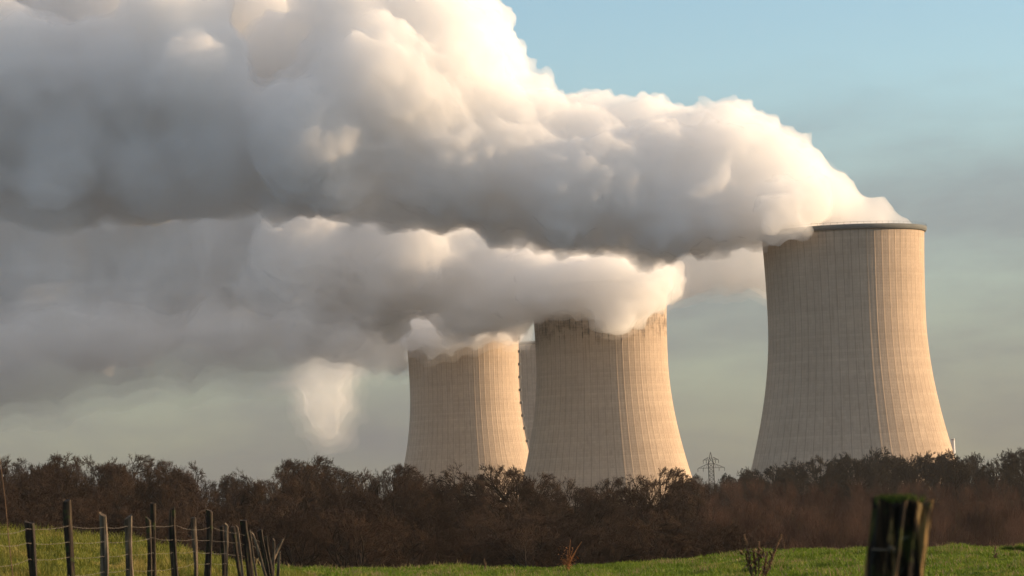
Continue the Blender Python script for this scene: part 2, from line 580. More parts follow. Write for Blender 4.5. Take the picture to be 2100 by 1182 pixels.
def voxel_union(me, voxel, smooth_it):
    """Voxel-remesh a mesh into its outer skin; sealed hollows are dropped."""
    o = bpy.data.objects.new("tmp", me); COL.objects.link(o)
    md = o.modifiers.new("r", "REMESH"); md.mode = "VOXEL"; md.voxel_size = voxel
    if smooth_it:
        sm = o.modifiers.new("s", "SMOOTH"); sm.factor = .5; sm.iterations = smooth_it
    dg = bpy.context.evaluated_depsgraph_get()
    me2 = bpy.data.meshes.new_from_object(o.evaluated_get(dg))
    bpy.data.objects.remove(o); bpy.data.meshes.remove(me)
    nv = len(me2.vertices); nf = len(me2.polygons); ne = len(me2.edges)
    P = np.empty(nv * 3, np.float32); me2.vertices.foreach_get("co", P); P = P.reshape(-1, 3).astype(float)
    E = np.empty(ne * 2, np.int32); me2.edges.foreach_get("vertices", E); E = E.reshape(-1, 2)
    lab = np.arange(nv)
    while True:                                   # connected pieces by label propagation
        m_ = np.minimum(lab[E[:, 0]], lab[E[:, 1]])
        new = lab.copy(); np.minimum.at(new, E[:, 0], m_); np.minimum.at(new, E[:, 1], m_)
        new = new[new]; new = new[new]
        if (new == lab).all(): break
        lab = new
    nr = np.empty(nf * 3, np.float32); me2.polygons.foreach_get("normal", nr); nr = nr.reshape(-1, 3)
    ce = np.empty(nf * 3, np.float32); me2.polygons.foreach_get("center", ce); ce = ce.reshape(-1, 3)
    ar = np.empty(nf, np.float32); me2.polygons.foreach_get("area", ar)
    l0 = np.empty(nf, np.int32); me2.polygons.foreach_get("loop_start", l0)
    lv = np.empty(len(me2.loops), np.int32); me2.loops.foreach_get("vertex_index", lv)
    fl = lab[lv[l0]]
    vol = np.zeros(nv); np.add.at(vol, fl, ((ce - P.mean(0)) * nr).sum(1) * ar / 3)
    bad = vol[fl] < 60
    if bad.any():
        bm = bmesh.new(); bm.from_mesh(me2); bm.faces.ensure_lookup_table()
        bmesh.ops.delete(bm, geom=[bm.faces[int(k)] for k in np.nonzero(bad)[0]], context="FACES")
        bm.to_mesh(me2); bm.free()
    return me2


def spheres_to_mesh(S, grow, voxel, smooth_it, amp, seed, mat, name, calm=None):
    """Union of spheres, closed, smoothed and billowed."""
    CL = 6.0     # dilate before the union and erode after it, so narrow clefts and hollows close
    V = np.concatenate([ICO_V * (r + CL) + np.array(c) for c, r in S])
    Fc = np.concatenate([ICO_F + i * len(ICO_V) for i in range(len(S))])
    me2 = voxel_union(np_mesh("tmp", V, Fc, None), voxel * 1.15, smooth_it)
    nv = len(me2.vertices)
    P = np.empty(nv * 3, np.float32); me2.vertices.foreach_get("co", P); P = P.reshape(-1, 3).astype(float)
    N = np.empty(nv * 3, np.float32); me2.vertex_normals.foreach_get("vector", N); N = N.reshape(-1, 3)
    warp = np.stack([pnoise(P / 45 + 7.1), pnoise(P / 45 + 3.3), pnoise(P / 45 + 1.7)], 1) * 14
    under = np.clip(.55 + N @ np.array([.30, .05, .55]), 0, 1)     # sunlit boiling tops are rougher than the trailing undersides
    calm_k = 1.0; age = 0.0
    if calm is not None:          # near the rim of its tower the steam has not begun to boil yet
        calm_k = np.clip((np.linalg.norm(P - np.array(calm), axis=1) - 15) / 75, .22, 1)
        grow = np.minimum(grow, grow * calm_k)
        age = np.clip((np.linalg.norm(P - np.array(calm), axis=1) - 130) / 220, 0, 1)    # older steam has mixed and gone smooth
    disp = grow - CL
    for (wl, a) in amp:
        nz = pnoise((P + warp) / wl + seed)
        if wl > 15: disp = disp + calm_k * (1 - (.4 * age if wl < 30 else 0)) * a * (2.4 * np.abs(nz) - .45) * (.2 + .9 * under)
        else: disp = disp + calm_k * (1 - .65 * age) * a * ((2.4 * np.abs(nz) - .45) * under * 1.15 + 2.2 * nz * (1 - under))
    P = P + N * np.asarray(disp)[:, None]
    me2.vertices.foreach_set("co", P.astype(np.float32).ravel()); me2.update()
    me2 = voxel_union(me2, voxel, 1)              # folds made by the displacement disappear here
    me2.shade_smooth()
    me2.materials.clear(); me2.materials.append(mat)
    me2.name = name
    return me2


def plume(label, blobs, d, layers, seed, amp, deep=.55, bumps=12, calm=None):
    """blobs: (px, py, radius px[, depth shift m])."""
    rng = np.random.default_rng(seed)
    S = []
    for b in blobs:
        px, py, rp = b[:3]; dy = b[3] if len(b) > 3 else 0.
        c = np.array(at(px, py, d + dy)[:]); r = rp * d / F
        if r > 14 and len(b) < 5:
            for s_ in (-1, 1):
                S.append((c + np.array([rng.normal() * .15 * r, s_ * deep * r, rng.normal() * .1 * r]), r * rng.uniform(.78, .92)))
        S.append((c, r))
        nb = bumps if r > 10 else 4
        for _ in range(nb):
            v = rng.normal(size=3); v[1] -= .35; v /= np.linalg.norm(v)
            rr = r * rng.uniform(.22, .42)
            S.append((c + v * (r - rr * .45) * np.array([1, 1.25, 1]), rr))
    core = None
    for q, (grow_, dens, vox, af) in enumerate(layers):
        nm = ("steam_core", "soft_edge", "thin_veil")[q]
        me = spheres_to_mesh(S, grow_, vox, 2 + 2 * q, [(w_, a * af) for w_, a in amp if w_ > vox * 2.3], seed * 3.7, steam_mat(nm, dens, (.05, .008, .004)[q]), nm, calm)
        if q == 0:
            core = link("steam_plume", me)
            tag(core, label, "steam", "steam plumes from the cooling towers")
        else: link(nm, me, core)
    return core


AMP = [(50, 7.5), (23, 6.0), (11, 4.4), (5.5, 2.7), (2.9, 1.2)]
SOFT = [(60, 12.0), (28, 9.0), (12, 4.5), (6, 2)]
A_BLOBS = [
    (1790, 474, 46, 0, 1), (1832, 476, 22, 0, 1), (1850, 466, 22, 0, 1), (1873, 470, 12, 0, 1), (1800, 442, 36, 0, 1), (1725, 446, 66, 0, 1), (1690, 412, 70, 0), (1650, 416, 58, -26), (1640, 372, 78), (1600, 432, 66, -36),
    (1570, 368, 104), (1520, 430, 78, -15), (1480, 325, 108), (1450, 420, 100, -10), (1405, 300, 66), (1375, 335, 110), (1345, 440, 98, -10),
    (1325, 266, 66), (1270, 385, 130), (1230, 300, 82), (1180, 262, 84), (1120, 256, 86), (1150, 400, 120, -15), (1050, 345, 138),
    (1000, 255, 110), (980, 145, 92), (1015, 112, 46), (940, 80, 100), (900, 20, 90), (880, 250, 165), (905, 365, 108, -20), (790, 335, 120, -15),
    (760, 180, 175, -10), (730, 45, 125), (650, 285, 160, -20), (610, 150, 130, 30), (555, 0, 120, 60), (560, -60, 120, 60), (460, 300, 150), (400, 165, 125, -25), (370, 30, 100, -25), (500, 60, 85, 75), (600, -20, 110, 85), (545, 95, 58, 60), (190, 10, 90, 85),
    (100, -15, 100, 95), (20, 10, 90, 85), (232, 45, 48, 70), (310, 330, 130), (270, 160, 165), (215, -10, 140, 30), (120, 330, 150), (80, 180, 165), (-10, 40, 140, 60), (-80, 260, 180), (-220, 200, 200), (-200, 0, 180)]
B_BLOBS = [
    (1345, 575, 46, -50), (1305, 590, 62, -56), (1262, 632, 50, -60), (1260, 575, 68, -58), (1180, 577, 68, -54), (1120, 577, 72, -50), (1330, 560, 50, 0), (1230, 560, 70, 0), (1090, 605, 46, -34),
    (1062, 625, 46, -20), (1050, 585, 82, -30), (990, 615, 68, -20), (940, 645, 52, -20), (960, 550, 100), (900, 545, 105), (850, 510, 80, -30), (780, 555, 120), (700, 505, 110, 20), (640, 560, 136),
    (500, 530, 150, 50), (480, 625, 108, 50), (350, 560, 160, 60), (240, 480, 130, 60), (200, 635, 125, 60), (80, 580, 160, 70), (-20, 660, 125, 60), (-120, 580, 180, 70), (-270, 580, 200, 70),
    (1180, 490, 90, 20), (1080, 430, 110, 40), (940, 420, 120, 40), (800, 400, 130, 40), (660, 390, 130, 40), (520, 380, 140, 40), (370, 370, 140, 40), (220, 370, 140, 40), (70, 370, 150, 40), (-90, 370, 150, 40), (-260, 370, 170, 40)]
C_BLOBS = [
    (1035, 660, 42, -46), (965, 660, 54, -56), (900, 677, 52, -58), (862, 680, 46, -54), (950, 650, 60, 0), (850, 660, 46, -40), (800, 640, 78), (720, 660, 74), (690, 700, 44), (620, 660, 84),
    (810, 735, 34), (770, 728, 36), (730, 720, 34)]
D_BLOBS = [
    (670, 755, 88, 170), (669, 810, 80, 170), (667, 855, 62, 170), (672, 893, 40, 170), (640, 700, 70, 170), (610, 772, 46, 170), (555, 785, 26, 170), (640, 730, 60, 150), (720, 745, 44, 120),
    (1078, 690, 22, -60), (1000, 700, 34, -60), (900, 725, 38, -40), (830, 738, 42, 0), (780, 738, 40, 40), (735, 730, 36, 80)]
L_BLOBS = [(600, 690, 84), (690, 690, 70), (500, 695, 92), (400, 700, 96), (290, 705, 100), (170, 715, 105), (50, 720, 110), (-80, 730, 125), (-220, 735, 140), (340, 765, 40), (390, 795, 22), (560, 745, 42),
           (230, 770, 56), (110, 785, 66), (0, 800, 66), (-120, 810, 80)]
W_BLOBS = [(1390, 568, 50), (1440, 555, 54), (1500, 545, 58), (1560, 545, 58), (1625, 545, 54), (1690, 535, 44), (1400, 470, 76), (1480, 450, 84), (1560, 440, 80), (1640, 420, 70),
    (1700, 410, 56), (1300, 430, 84), (1240, 345, 88), (1140, 335, 90), (1040, 305, 100), (1130, 430, 90), (1230, 430, 90), (1030, 420, 100), (930, 330, 110), (1330, 350, 70), (1430, 340, 70), (1540, 370, 66)]  # upper blobs are added, unseen behind the largest plume, to shade the tan one
A_PLUME = plume("huge white and grey steam plume streaming left from the tower standing apart", A_BLOBS, 1780, [(2.5, .085, 1.2, 1)], 1, AMP, bumps=8, calm=(TA[0] + 22, TA[1], TA[2]))
V_BLOBS = [(860, 480, 62), (740, 470, 84), (600, 465, 94), (450, 460, 100), (300, 465, 104), (150, 475, 106), (0, 480, 112), (-150, 490, 125), (1000, 500, 50), (520, 540, 70), (330, 550, 80), (120, 560, 84)]


def veil_part(parent, blobs, d, layers, seed):
    """Thin torn steam hanging off the trailing underside of a plume, as parts of it."""
    rng = np.random.default_rng(seed)
    S = []
    for px, py, rp in blobs:
        c = np.array(at(px, py, d + rng.normal() * 12)[:]); r = rp * d / F
        S.append((c, r))
        for _ in range(8):
            v = rng.normal(size=3); v /= np.linalg.norm(v)
            S.append((c + v * r * .85, r * rng.uniform(.2, .45)))
    for grow_, dens, vox in layers:
        me = spheres_to_mesh(S, grow_, vox, 3, SOFT, seed * 2.3, steam_mat("thin_veil", dens, .003), "thin_veil")
        link("thin_veil", me, parent)


veil_part(A_PLUME, V_BLOBS, 1735, [(-9, .006, 3.0), (1, .0035, 3.4), (11, .0022, 4.2)], 12)
plume("tan steam plume spilling down over the weathered tower and drifting left beneath the largest plume", B_BLOBS, 2130, [(1.5, .075, 1.6, 1), (6, .003, 3, .9)], 2, AMP, bumps=8)
plume("thinner steam plume wrapping the top of the smaller tower with the ladder", C_BLOBS, 2560, [(0, .05, 2.2, 1), (6, .008, 3, .9)], 3, AMP)
plume("sunlit funnel of steam hanging down towards the wood left of the smaller tower", D_BLOBS, 2990, [(-11, .005, 2.6, 1.0), (-3, .003, 2.8, 1.1), (5, .002, 3.2, 1.3)], 4, SOFT)
plume("thin tan bank of steam drifting low over the wood behind the fence", L_BLOBS, 2085, [(-8, .020, 3.0, 1), (0, .009, 3.6, 1.1), (9, .005, 4.2, 1.2)], 6, SOFT, bumps=8)
plume("pale steam wisp between the weathered tower and the tower standing apart, plus unseen steam added for shade", W_BLOBS, 2230, [(0, .035, 2.4, 1), (6, .008, 3, .9)], 5, AMP)


# ------------------------------------------------------------------ trees
def bark(name, c1, c2):
    return pbr(name, lambda nt, tc: nt.mix(nt.noise(tc, .9, 4, .6), c1, c2), .95, spec=.1, random_tint=.28)


M_bark = bark("oak_bark", (.016, .012, .009, 1), (.030, .022, .017, 1))
M_twig = bark("oak_twigs", (.026, .0160, .011, 1), (.044, .027, .018, 1))
M_stwig = bark("sapling_twigs", (.036, .020, .015, 1), (.060, .033, .024, 1))
M_ftwig = bark("far_twigs", (.014, .013, .012, 1), (.024, .021, .018, 1))
M_ivy = pbr("ivy_leaves", lambda nt, tc: nt.mix(nt.noise(tc, 1.2, 4), (.012, .022, .010, 1), (.03, .045, .018, 1)), .6)


def seg_mesh(name, segs, k, mat):
    """Tapered prisms for many straight segments: (p0, p1, r0, r1)."""
    P0 = np.array([s[0] for s in segs], float); P1 = np.array([s[1] for s in segs], float)
    r0 = np.array([s[2] for s in segs])[:, None]; r1 = np.array([s[3] for s in segs])[:, None]
    T = P1 - P0; T /= np.linalg.norm(T, axis=1)[:, None] + 1e-9
    A = np.where(np.abs(T[:, :1]) < .8, np.array([[1., 0, 0]]), np.array([[0, 1., 0]]))
    U = np.cross(T, A); U /= np.linalg.norm(U, axis=1)[:, None]; W = np.cross(T, U)
    rings = []
    for P, r in ((P0, r0), (P1, r1)):
        for j in range(k):
            a = 2 * math.pi * j / k
            rings.append(P + (U * math.cos(a) + W * math.sin(a)) * r)
    V = np.stack(rings, 1)
    b = (np.arange(len(segs)) * 2 * k)[:, None]
    Fs = np.concatenate([b + np.array([j, (j + 1) % k, k + (j + 1) % k, k + j]) for j in range(k)])
    return np_mesh(name, V.reshape(-1, 3), Fs, mat, smooth=False)


def grow(rng, p, d, L, r, lev, maxlev, out, nch, spread, up, wob, out_c=None):
    """Recursive branch: out[level] collects segments."""
    n = 4 if lev < 2 else 3 if lev < maxlev else 2
    nodes = [np.array(p)]; dirs = []
    dd = np.array(d, float)
    for i in range(n):
        dd = dd + rng.normal(size=3) * wob + np.array([0, 0, up])
        dd /= np.linalg.norm(dd)
        q = nodes[-1] + dd * L / n
        ra, rb = r * (1 - .62 * i / n), r * (1 - .62 * (i + 1) / n)
        out[lev].append((nodes[-1], q, ra, rb))
        nodes.append(q); dirs.append(dd.copy())
    if lev == maxlev: return
    for c in range(nch[lev]):
        t = 1.0 if c == 0 else rng.uniform(.3 if lev else .55, 1.0)
        i = min(int(t * n), n - 1)
        pos = nodes[i] + (nodes[i + 1] - nodes[i]) * (t * n - i if t < 1 else 1)
        v = rng.normal(size=3); v -= dirs[i] * v.dot(dirs[i]); v /= np.linalg.norm(v) + 1e-9
        sp = spread[lev] * rng.uniform(.6, 1.25) * (.5 if c == 0 else 1)
        nd = dirs[i] * math.cos(sp) + v * math.sin(sp)
        if out_c is not None and lev >= 2:
            o_ = pos - out_c; nd = nd + o_ / (np.linalg.norm(o_) + 1e-6) * .55; nd /= np.linalg.norm(nd)
        grow(rng, pos, nd, L * rng.uniform(.52, .82), r * .42 if c else r * .5, lev + 1, maxlev, out, nch, spread, up, wob, out_c)


def tree_proto(seed, kind):
    """(trunk mesh, crown mesh) for a tree of height 1.0 x its own scale, base at the origin."""
    rng = np.random.default_rng(seed)
    out = [[] for _ in range(6)]
    if kind == "oak":
        grow(rng, (0, 0, -.5), (0, 0, 1), 5.2, .36, 0, 5, out, [8, 5, 4, 4, 6], [1.0, .85, .8, .75, .7], .012, .17, np.array([0, 0, 4.5]))
        mats = (M_bark, M_twig); split = 4; tr = (.020, .010)
    elif kind == "far":
        grow(rng, (0, 0, -.5), (0, 0, 1), 5.2, .36, 0, 5, out, [8, 5, 4, 4, 5], [1.0, .85, .8, .75, .7], .012, .17, np.array([0, 0, 4.5]))
        mats = (M_bark, M_ftwig); split = 4; tr = (.045, .022)
    else:
        grow(rng, (0, 0, -.4), (0, 0, 1), 5.5, .075, 0, 3, out, [12, 6, 5], [.5, .5, .5], .10, .07)
        mats = (M_bark, M_stwig); split = 1; tr = (.019, .010)
    if kind != "sap":
        allp = np.array([s[1] for l in out for s in l])
        top = np.percentile(allp[:, 2], 97); c0 = np.array([allp[:, 0].mean(), allp[:, 1].mean(), top * .5])
        ax = np.array([1, 1, 0]) * np.percentile(np.hypot(allp[:, 0] - c0[0], allp[:, 1] - c0[1]), 88) + np.array([0, 0, top * .46])
        lump = rng.uniform(0, 50, 3)

        def pull(p):
            q = (np.array(p) - c0) / ax; m_ = np.linalg.norm(q)
            lim = .92 + .22 * float(pnoise((q / (m_ + 1e-6) * 1.7 + lump)[None])[0])
            if m_ > lim * .7: q = q / m_ * (lim * .7 + (m_ - lim * .7) * .36)
            return c0 + q * ax
        out = [[(pull(a) if i else a, pull(b) if i else b, r0, r1) for a, b, r0, r1 in l] for i, l in enumerate(out)]
    limbs = [s for l in out[:split] for s in l]
    twigs = [(a, b, max(r0, tr[0]) if i < 4 else tr[0], max(r1 * .8, tr[1])) for i, l in enumerate(out[split:]) for a, b, r0, r1 in l]
    twigs = [(a, b, min(r0, .05), min(r1, .04)) for a, b, r0, r1 in twigs]
    H = np.percentile([s[1][2] for s in twigs], 99.7)
    rad = np.percentile([math.hypot(s[1][0], s[1][1]) for s in twigs], 95)
    return seg_mesh("trunk", limbs, 5, mats[0]), seg_mesh("crown", twigs, 3, mats[1]), H, rad


OAKS = [tree_proto(100 + i, "oak") for i in range(6)]
SAPS = [tree_proto(200 + i, "sap") for i in range(4)]
FARS = [tree_proto(300 + i, "far") for i in range(4)]


def plant(proto, name, label, group, x, y, ztop, width=None, cat="tree"):
    tm, cm, H, rad = proto
    g0 = gz(x, y)
    s = max((ztop - g0) / H, .25)
    sx = s if width is None else min(max(width / (2 * rad), s * .75), s * 1.5)
    root = empty(name, (x, y, g0))
    root.rotation_euler = (0, 0, random.uniform(0, 6.28))
    root.scale = (sx, sx, s)
    tag(root, label, cat, group)
    link("trunk", tm, root); link("crown", cm, root)
    return root


# skyline of the wood in photo pixels
SKX = [-80, 0, 150, 300, 350, 400, 440, 490, 540, 620, 680, 720, 760, 800, 860, 900, 935, 985, 1060, 1095, 1150, 1210, 1290, 1350, 1390, 1450, 1560, 1700]
SKY_ = [935, 938, 930, 938, 940, 946, 955, 972, 948, 940, 946, 958, 968, 958, 962, 968, 990, 958, 956, 975, 982, 974, 982, 968, 982, 982, 986, 990]
rows = 11
ntree = 0
for i in range(rows):
    t = i / (rows - 1)
    d = 425 + 290 * t ** 1.1
    step = 8.0 * F / d
    px = -110 + random.uniform(0, step)
    end = 1600 - 330 * t if t < .5 else 1440
    while px < end:
        y = d + random.uniform(-9, 9)
        sky_ = float(np.interp(px, SKX, SKY_))
        top = sky_ + (1 - t) ** .85 * 112 * (1.15 if px > 900 else 1.0) + random.uniform(-10, 12) * (1 if t < .9 else .4)
        P = at(px, top, y)
        if px < 620: lb, gr = "bare brown oak in the dense wood behind the wire fence", "bare oaks of the wood behind the wire fence"
        elif px < 1100: lb, gr = "bare brown oak in the wood below the smaller cooling tower", "bare oaks of the wood below the smaller tower"
        else: lb, gr = "bare brown oak in the wood below the weathered cooling tower", "bare oaks of the wood below the weathered tower"
        plant(random.choice(OAKS), "bare_oak", lb, gr, P.x, y, P.z, width=random.uniform(10, 14))
        ntree += 1
        px += step * random.uniform(.75, 1.25)
# crowns that stand clear against the towers
for px, top, d, wd, lb in ((985, 952, 640, 8.5, "rounded bare oak crown against the foot of the smaller tower, left of its twin"),
                           (1050, 952, 650, 7.0, "bare oak crown in the dip between the two lit towers"),
                           (1345, 960, 700, 6, "low bare oak crown against the sunlit foot of the weathered tower"),
                           (600, 938, 690, 9, "tall bare oak on the skyline just beyond the far end of the fence"),
                           (790, 953, 690, 9, "bare oak crown just left of the smaller tower's foot")):
    P = at(px, top, d)
    plant(random.choice(OAKS), "bare_oak", lb, None, P.x, d, P.z, width=wd)

# young plantation on the rising slope at the right
nsap = 0
rows = 17
for i in range(rows):
    t = i / (rows - 1)
    d = 440 + 470 * t
    step = 5.4 * F / d
    px = (1330 + 190 * (1 - t) ** 2 if t < .6 else 1375) + random.uniform(0, step)
    while px < 2190:
        y = d + random.uniform(-12, 12)
        top = 978 + 118 * (1 - t) ** 1.1 + random.uniform(-7, 9) + (4 if px < 1500 else 0)
        P = at(px, top, y)
        if px < 1790: lb, gr = "slender reddish bare sapling in the plantation left of the mossy post", "saplings left of the mossy post"
        else: lb, gr = "slender reddish bare sapling in the plantation behind and right of the mossy post", "saplings right of the mossy post"
        plant(random.choice(SAPS), "bare_sapling", lb, gr, P.x, y, P.z, width=random.uniform(4, 6))
        nsap += 1
        px += step * random.uniform(.7, 1.3)

# far dark row below the right tower
FX = [1370, 1420, 1500, 1540, 1600, 1640, 1700, 1760, 1800, 1850, 1920, 1960, 2010, 2050, 2100, 2160]
FY = [975, 972, 962, 968, 948, 942, 934, 926, 922, 930, 924, 920, 928, 922, 916, 916]
nfar = 0
for i, d in enumerate((1235, 1285, 1335)):
    px = 1380 + random.uniform(0, 30)
    while px < 2200:
        top = float(np.interp(px, FX, FY)) + (2 - i) * 11 + random.uniform(-6, 9)
        y = d + random.uniform(-12, 12)
        P = at(px, top, y)
        plant(random.choice(FARS), "bare_tree", "dark bare tree in the far row along the foot of the tower standing apart", "far trees at the foot of the tower standing apart", P.x, y, P.z, width=random.uniform(9, 12))
        nfar += 1
        px += 9.0 * F / d * random.uniform(.7, 1.2)
print("TREES", ntree, nsap, nfar)

# brushwood that nobody could count: fills the floor of the wood and of the plantation
def brush(name, label, n, d0, d1, p0, p1, hmin, hmax, r, mat, lean=.35):
    D = RNG.uniform(d0, d1, n); PX = RNG.uniform(p0, p1, n)
    X = (PX - 1050) / F * D; Z = ground_z(X, D)
    h = RNG.uniform(hmin, hmax, n)
    a = RNG.normal(size=(n, 2)) * lean * h[:, None]
    P0 = np.stack([X, D, Z - .1], 1); P1 = np.stack([X + a[:, 0], D + a[:, 1], Z + h], 1)
    segs = []
    for i in range(n):
        segs.append((P0[i], P1[i], r, r * .5))
        for _ in range(3):
            t = RNG.uniform(.25, .9); q = P0[i] + (P1[i] - P0[i]) * t
            segs.append((q, q + np.array([RNG.normal() * .4, RNG.normal() * .4, RNG.uniform(.1, .7)]) * h[i] * .4, r * .6, r * .4))
    o = link(name, seg_mesh(name, segs, 3, mat))
    tag(o, label, "brushwood", kind="stuff")
    return o


brush("undergrowth", "dark tangled undergrowth on the floor of the oak wood", 14000, 400, 720, -130, 1500, 1.2, 4.5, .05, M_twig)
brush("brushwood", "thin reddish brushwood between the plantation saplings", 9000, 430, 930, 1330, 2200, 1.5, 4.2, .035, M_stwig, .2)


brush("hedge_undergrowth", "dark undergrowth under the far row of trees at the foot of the tower standing apart", 5200, 1225, 1345, 1385, 2200, 4, 9.5, .06, M_ftwig, .25)

# ------------------------------------------------------------------ wire fence
def wood(name, dark, mid, pale, moss=0.0):
    def f(nt, tc):
        mp = nt.node("ShaderNodeMapping", inp={"Vector": tc, "Scale": (1, 1, .09)})
        a = nt.noise(mp.outputs[0], 42, 5, .6, .3); b = nt.noise(tc, 9, 4, .6)
        c = nt.ramp(a, [(.36, dark), (.52, mid), (.70, pale)])
        c = nt.mix(nt.smooth(b, .5, .68, 0, .7), c, dark + (1,))
        if moss: c = nt.mix(nt.smooth(nt.noise(tc, 14, 4, .6), .56, .66, 0, moss), c, (.045, .07, .012, 1))
        return c
    return pbr(name, f, .9, bump=lambda nt, tc: (nt.noise(nt.node("ShaderNodeMapping", inp={"Vector": tc, "Scale": (1, 1, .1)}).outputs[0], 60, 4), .6, .01))


M_wet = wood("dark_wood", (.012, .009, .007), (.03, .021, .015), (.09, .065, .04), .4)
M_pale = wood("weathered_wood", (.04, .03, .022), (.10, .075, .052), (.19, .15, .11), .1)
M_wire = pbr("fence_wire", lambda nt, tc: (.14, .115, .09), .6)


def post_mesh(pt, pb, wdt, dep, seed, k=12, n=16, chop=.02, rough=.12):
    """A cleft stake from top point pt to bottom point pb, with uneven faces and an axe-cut top."""
    rng = np.random.default_rng(seed)
    mb = MB(); pt = Vector(pt); pb = Vector(pb)
    ph = rng.uniform(0, 6.28, 6)
    prof = []
    for j in range(k):
        a = 2 * math.pi * j / k + .26
        ca, sa = math.cos(a), math.sin(a)
        q = (abs(ca) ** 4 + abs(sa) ** 4) ** -.25                      # squarish section
        prof.append((ca * q * (1 + rng.normal() * .09), sa * q * (1 + rng.normal() * .09)))
    for i in range(n + 1):
        t = i / n
        c = pb.lerp(pt, t)
        wob = Vector((math.sin(t * 5 + ph[0]) + .5 * math.sin(t * 13 + ph[1]), math.sin(t * 4 + ph[2]), 0)) * wdt * rough
        s_ = 1 + .10 * math.sin(t * 7 + ph[3]) + .06 * math.sin(t * 17 + ph[4]) - .08 * t
        for j, (a, b) in enumerate(prof):
            sj = s_ * (1 + .06 * math.sin(t * 9 + j * 2.1 + ph[5]))
            z = 0.
            if i == n: z = chop * (a * math.cos(ph[1]) + b * .4) + rng.normal() * chop * .2
            mb.v.append(c + wob + Vector((a * wdt / 2 * sj, b * dep / 2 * sj, z)))
    for i in range(n):
        for j in range(k):
            a, b = i * k + j, i * k + (j + 1) % k
            mb.f.append((a, b, b + k, a + k))
    mb.f.append(tuple(n * k + j for j in range(k)))
    mb.f.append(tuple(reversed(range(k))))
    return mb


FENCE = empty("wire_fence", (-3.4, 36, gz(-3.4, 36)))
tag(FENCE, "old wire fence of leaning split wooden stakes climbing the grass bank", "fence")
FINV = Matrix.Translation(-FENCE.location)


def fdist(px): return 24 * 985 / abs(px - 1050)


# top px, top row, px at the photo's bottom edge, width px, kind, extra depth m, row where the foot shows (or None)
STAKES = [(62, 1071, 66, 18, "d", 0), (140, 1026, 145, 18, "d", 0), (212, 1056, 213, 17, "p", 0), (262, 1061, 264, 17, "m", 0),
          (314, 1032, 317, 12, "d", 0), (303, 1064, 306, 11, "d", .35), (354, 1043, 357, 14, "d", 0), (398, 1062, 401, 10, "p", 0),
          (429, 1048, 428, 13, "d", 0), (464, 1076, 464, 8, "p", 0), (455, 1080, 458, 8, "d", .4), (478, 1080, 492, 8, "d", .3),
          (486, 1080, 498, 5, "p", 0), (501, 1067, 513, 14, "d", 0), (518, 1093, 546, 6, "p", 0), (533, 1088, 549, 9, "d", 0),
          (545, 1100, 557, 6, "d", 0), (562, 1108, 560, 5, "p", .5), (579, 1107, 546, 7, "p", .2), (573, 1133, 569, 5, "p", 0), (511, 1090, 526, 5, "p", -.3)]
LAB = {"p": "pale weathered stake", "d": None, "m": "half rotten stake with a pale face"}
for i, (px, py, pb_, wpx, kd, dy) in enumerate(STAKES):
    d = fdist(px) + dy
    pt = at(px, py, d); q = at(pb_, 1182, d)
    g0 = gz(q.x, d) - .25
    dirv = (q - pt)
    pb = pt + dirv * ((pt.z - g0) / (pt.z - q.z))
    wdt = wpx * d / F
    o = post_mesh(pt - FENCE.location, pb - FENCE.location, wdt, wdt * 1.1, 40 + i).build("post", M_pale if kd != "d" else M_wet, FENCE)
    if LAB[kd]: o["label"] = LAB[kd]

WIRES = [[(-60, 1103), (0, 1095), (55, 1085), (140, 1079), (212, 1082), (262, 1079), (312, 1079), (360, 1077), (398, 1087), (434, 1080), (462, 1089), (487, 1093), (510, 1098), (540, 1113)],
         [(-60, 1122), (0, 1119), (55, 1114), (140, 1112), (212, 1111), (262, 1110), (312, 1103), (358, 1107), (398, 1106), (432, 1108), (462, 1110), (490, 1113), (510, 1116), (545, 1129)],
         [(-60, 1170), (0, 1162), (60, 1147), (140, 1143), (212, 1141), (262, 1137), (312, 1134), (358, 1133), (398, 1131), (432, 1134), (462, 1135), (495, 1139), (522, 1144), (548, 1151)],
         [(-60, 1215), (60, 1192), (145, 1180), (212, 1173), (262, 1168), (312, 1170), (358, 1165), (398, 1156), (432, 1155), (462, 1156), (500, 1160), (552, 1168)]]
for wr in WIRES:
    mb = MB(); pts = []
    for (a, ya), (b, yb) in zip(wr[:-1], wr[1:]):
        pa = at(a, ya, fdist(a) - .10); pb = at(b, yb, fdist(b) - .10)
        for k in range(6):
            t = k / 6
            pts.append(pa.lerp(pb, t) - Vector((0, 0, .05 * t * (1 - t))) - FENCE.location)
    mb.tube(pts, [.0013] * len(pts), 5)
    mb.build("wire", M_wire, FENCE)

# ------------------------------------------------------------------ mossy post close to the camera
NP_D = 7.3
pt = at(1853, 1026, NP_D); q = at(1831, 1182, NP_D)
g0 = gz(q.x, NP_D) - .2
pb = pt + (q - pt) * ((pt.z - g0) / (pt.z - q.z))


def gatepost_col(nt, tc):
    mp = nt.node("ShaderNodeMapping", inp={"Vector": tc, "Scale": (1, 1, .10), "Rotation": (0, R(8), 0)})
    a = nt.noise(mp.outputs[0], 36, 4, .55, .5); b = nt.noise(tc, 17, 4, .6)
    c = nt.ramp(a, [(.43, (.009, .007, .005)), (.51, (.035, .020, .010)), (.57, (.22, .14, .055)), (.70, (.32, .24, .11))])
    c = nt.mix(nt.smooth(b, .54, .64, 0, .8), c, (.035, .042, .010, 1))
    return nt.mix(nt.smooth(nt.noise(tc, 25, 3), .66, .72, 0, .6), c, (.20, .20, .15, 1))


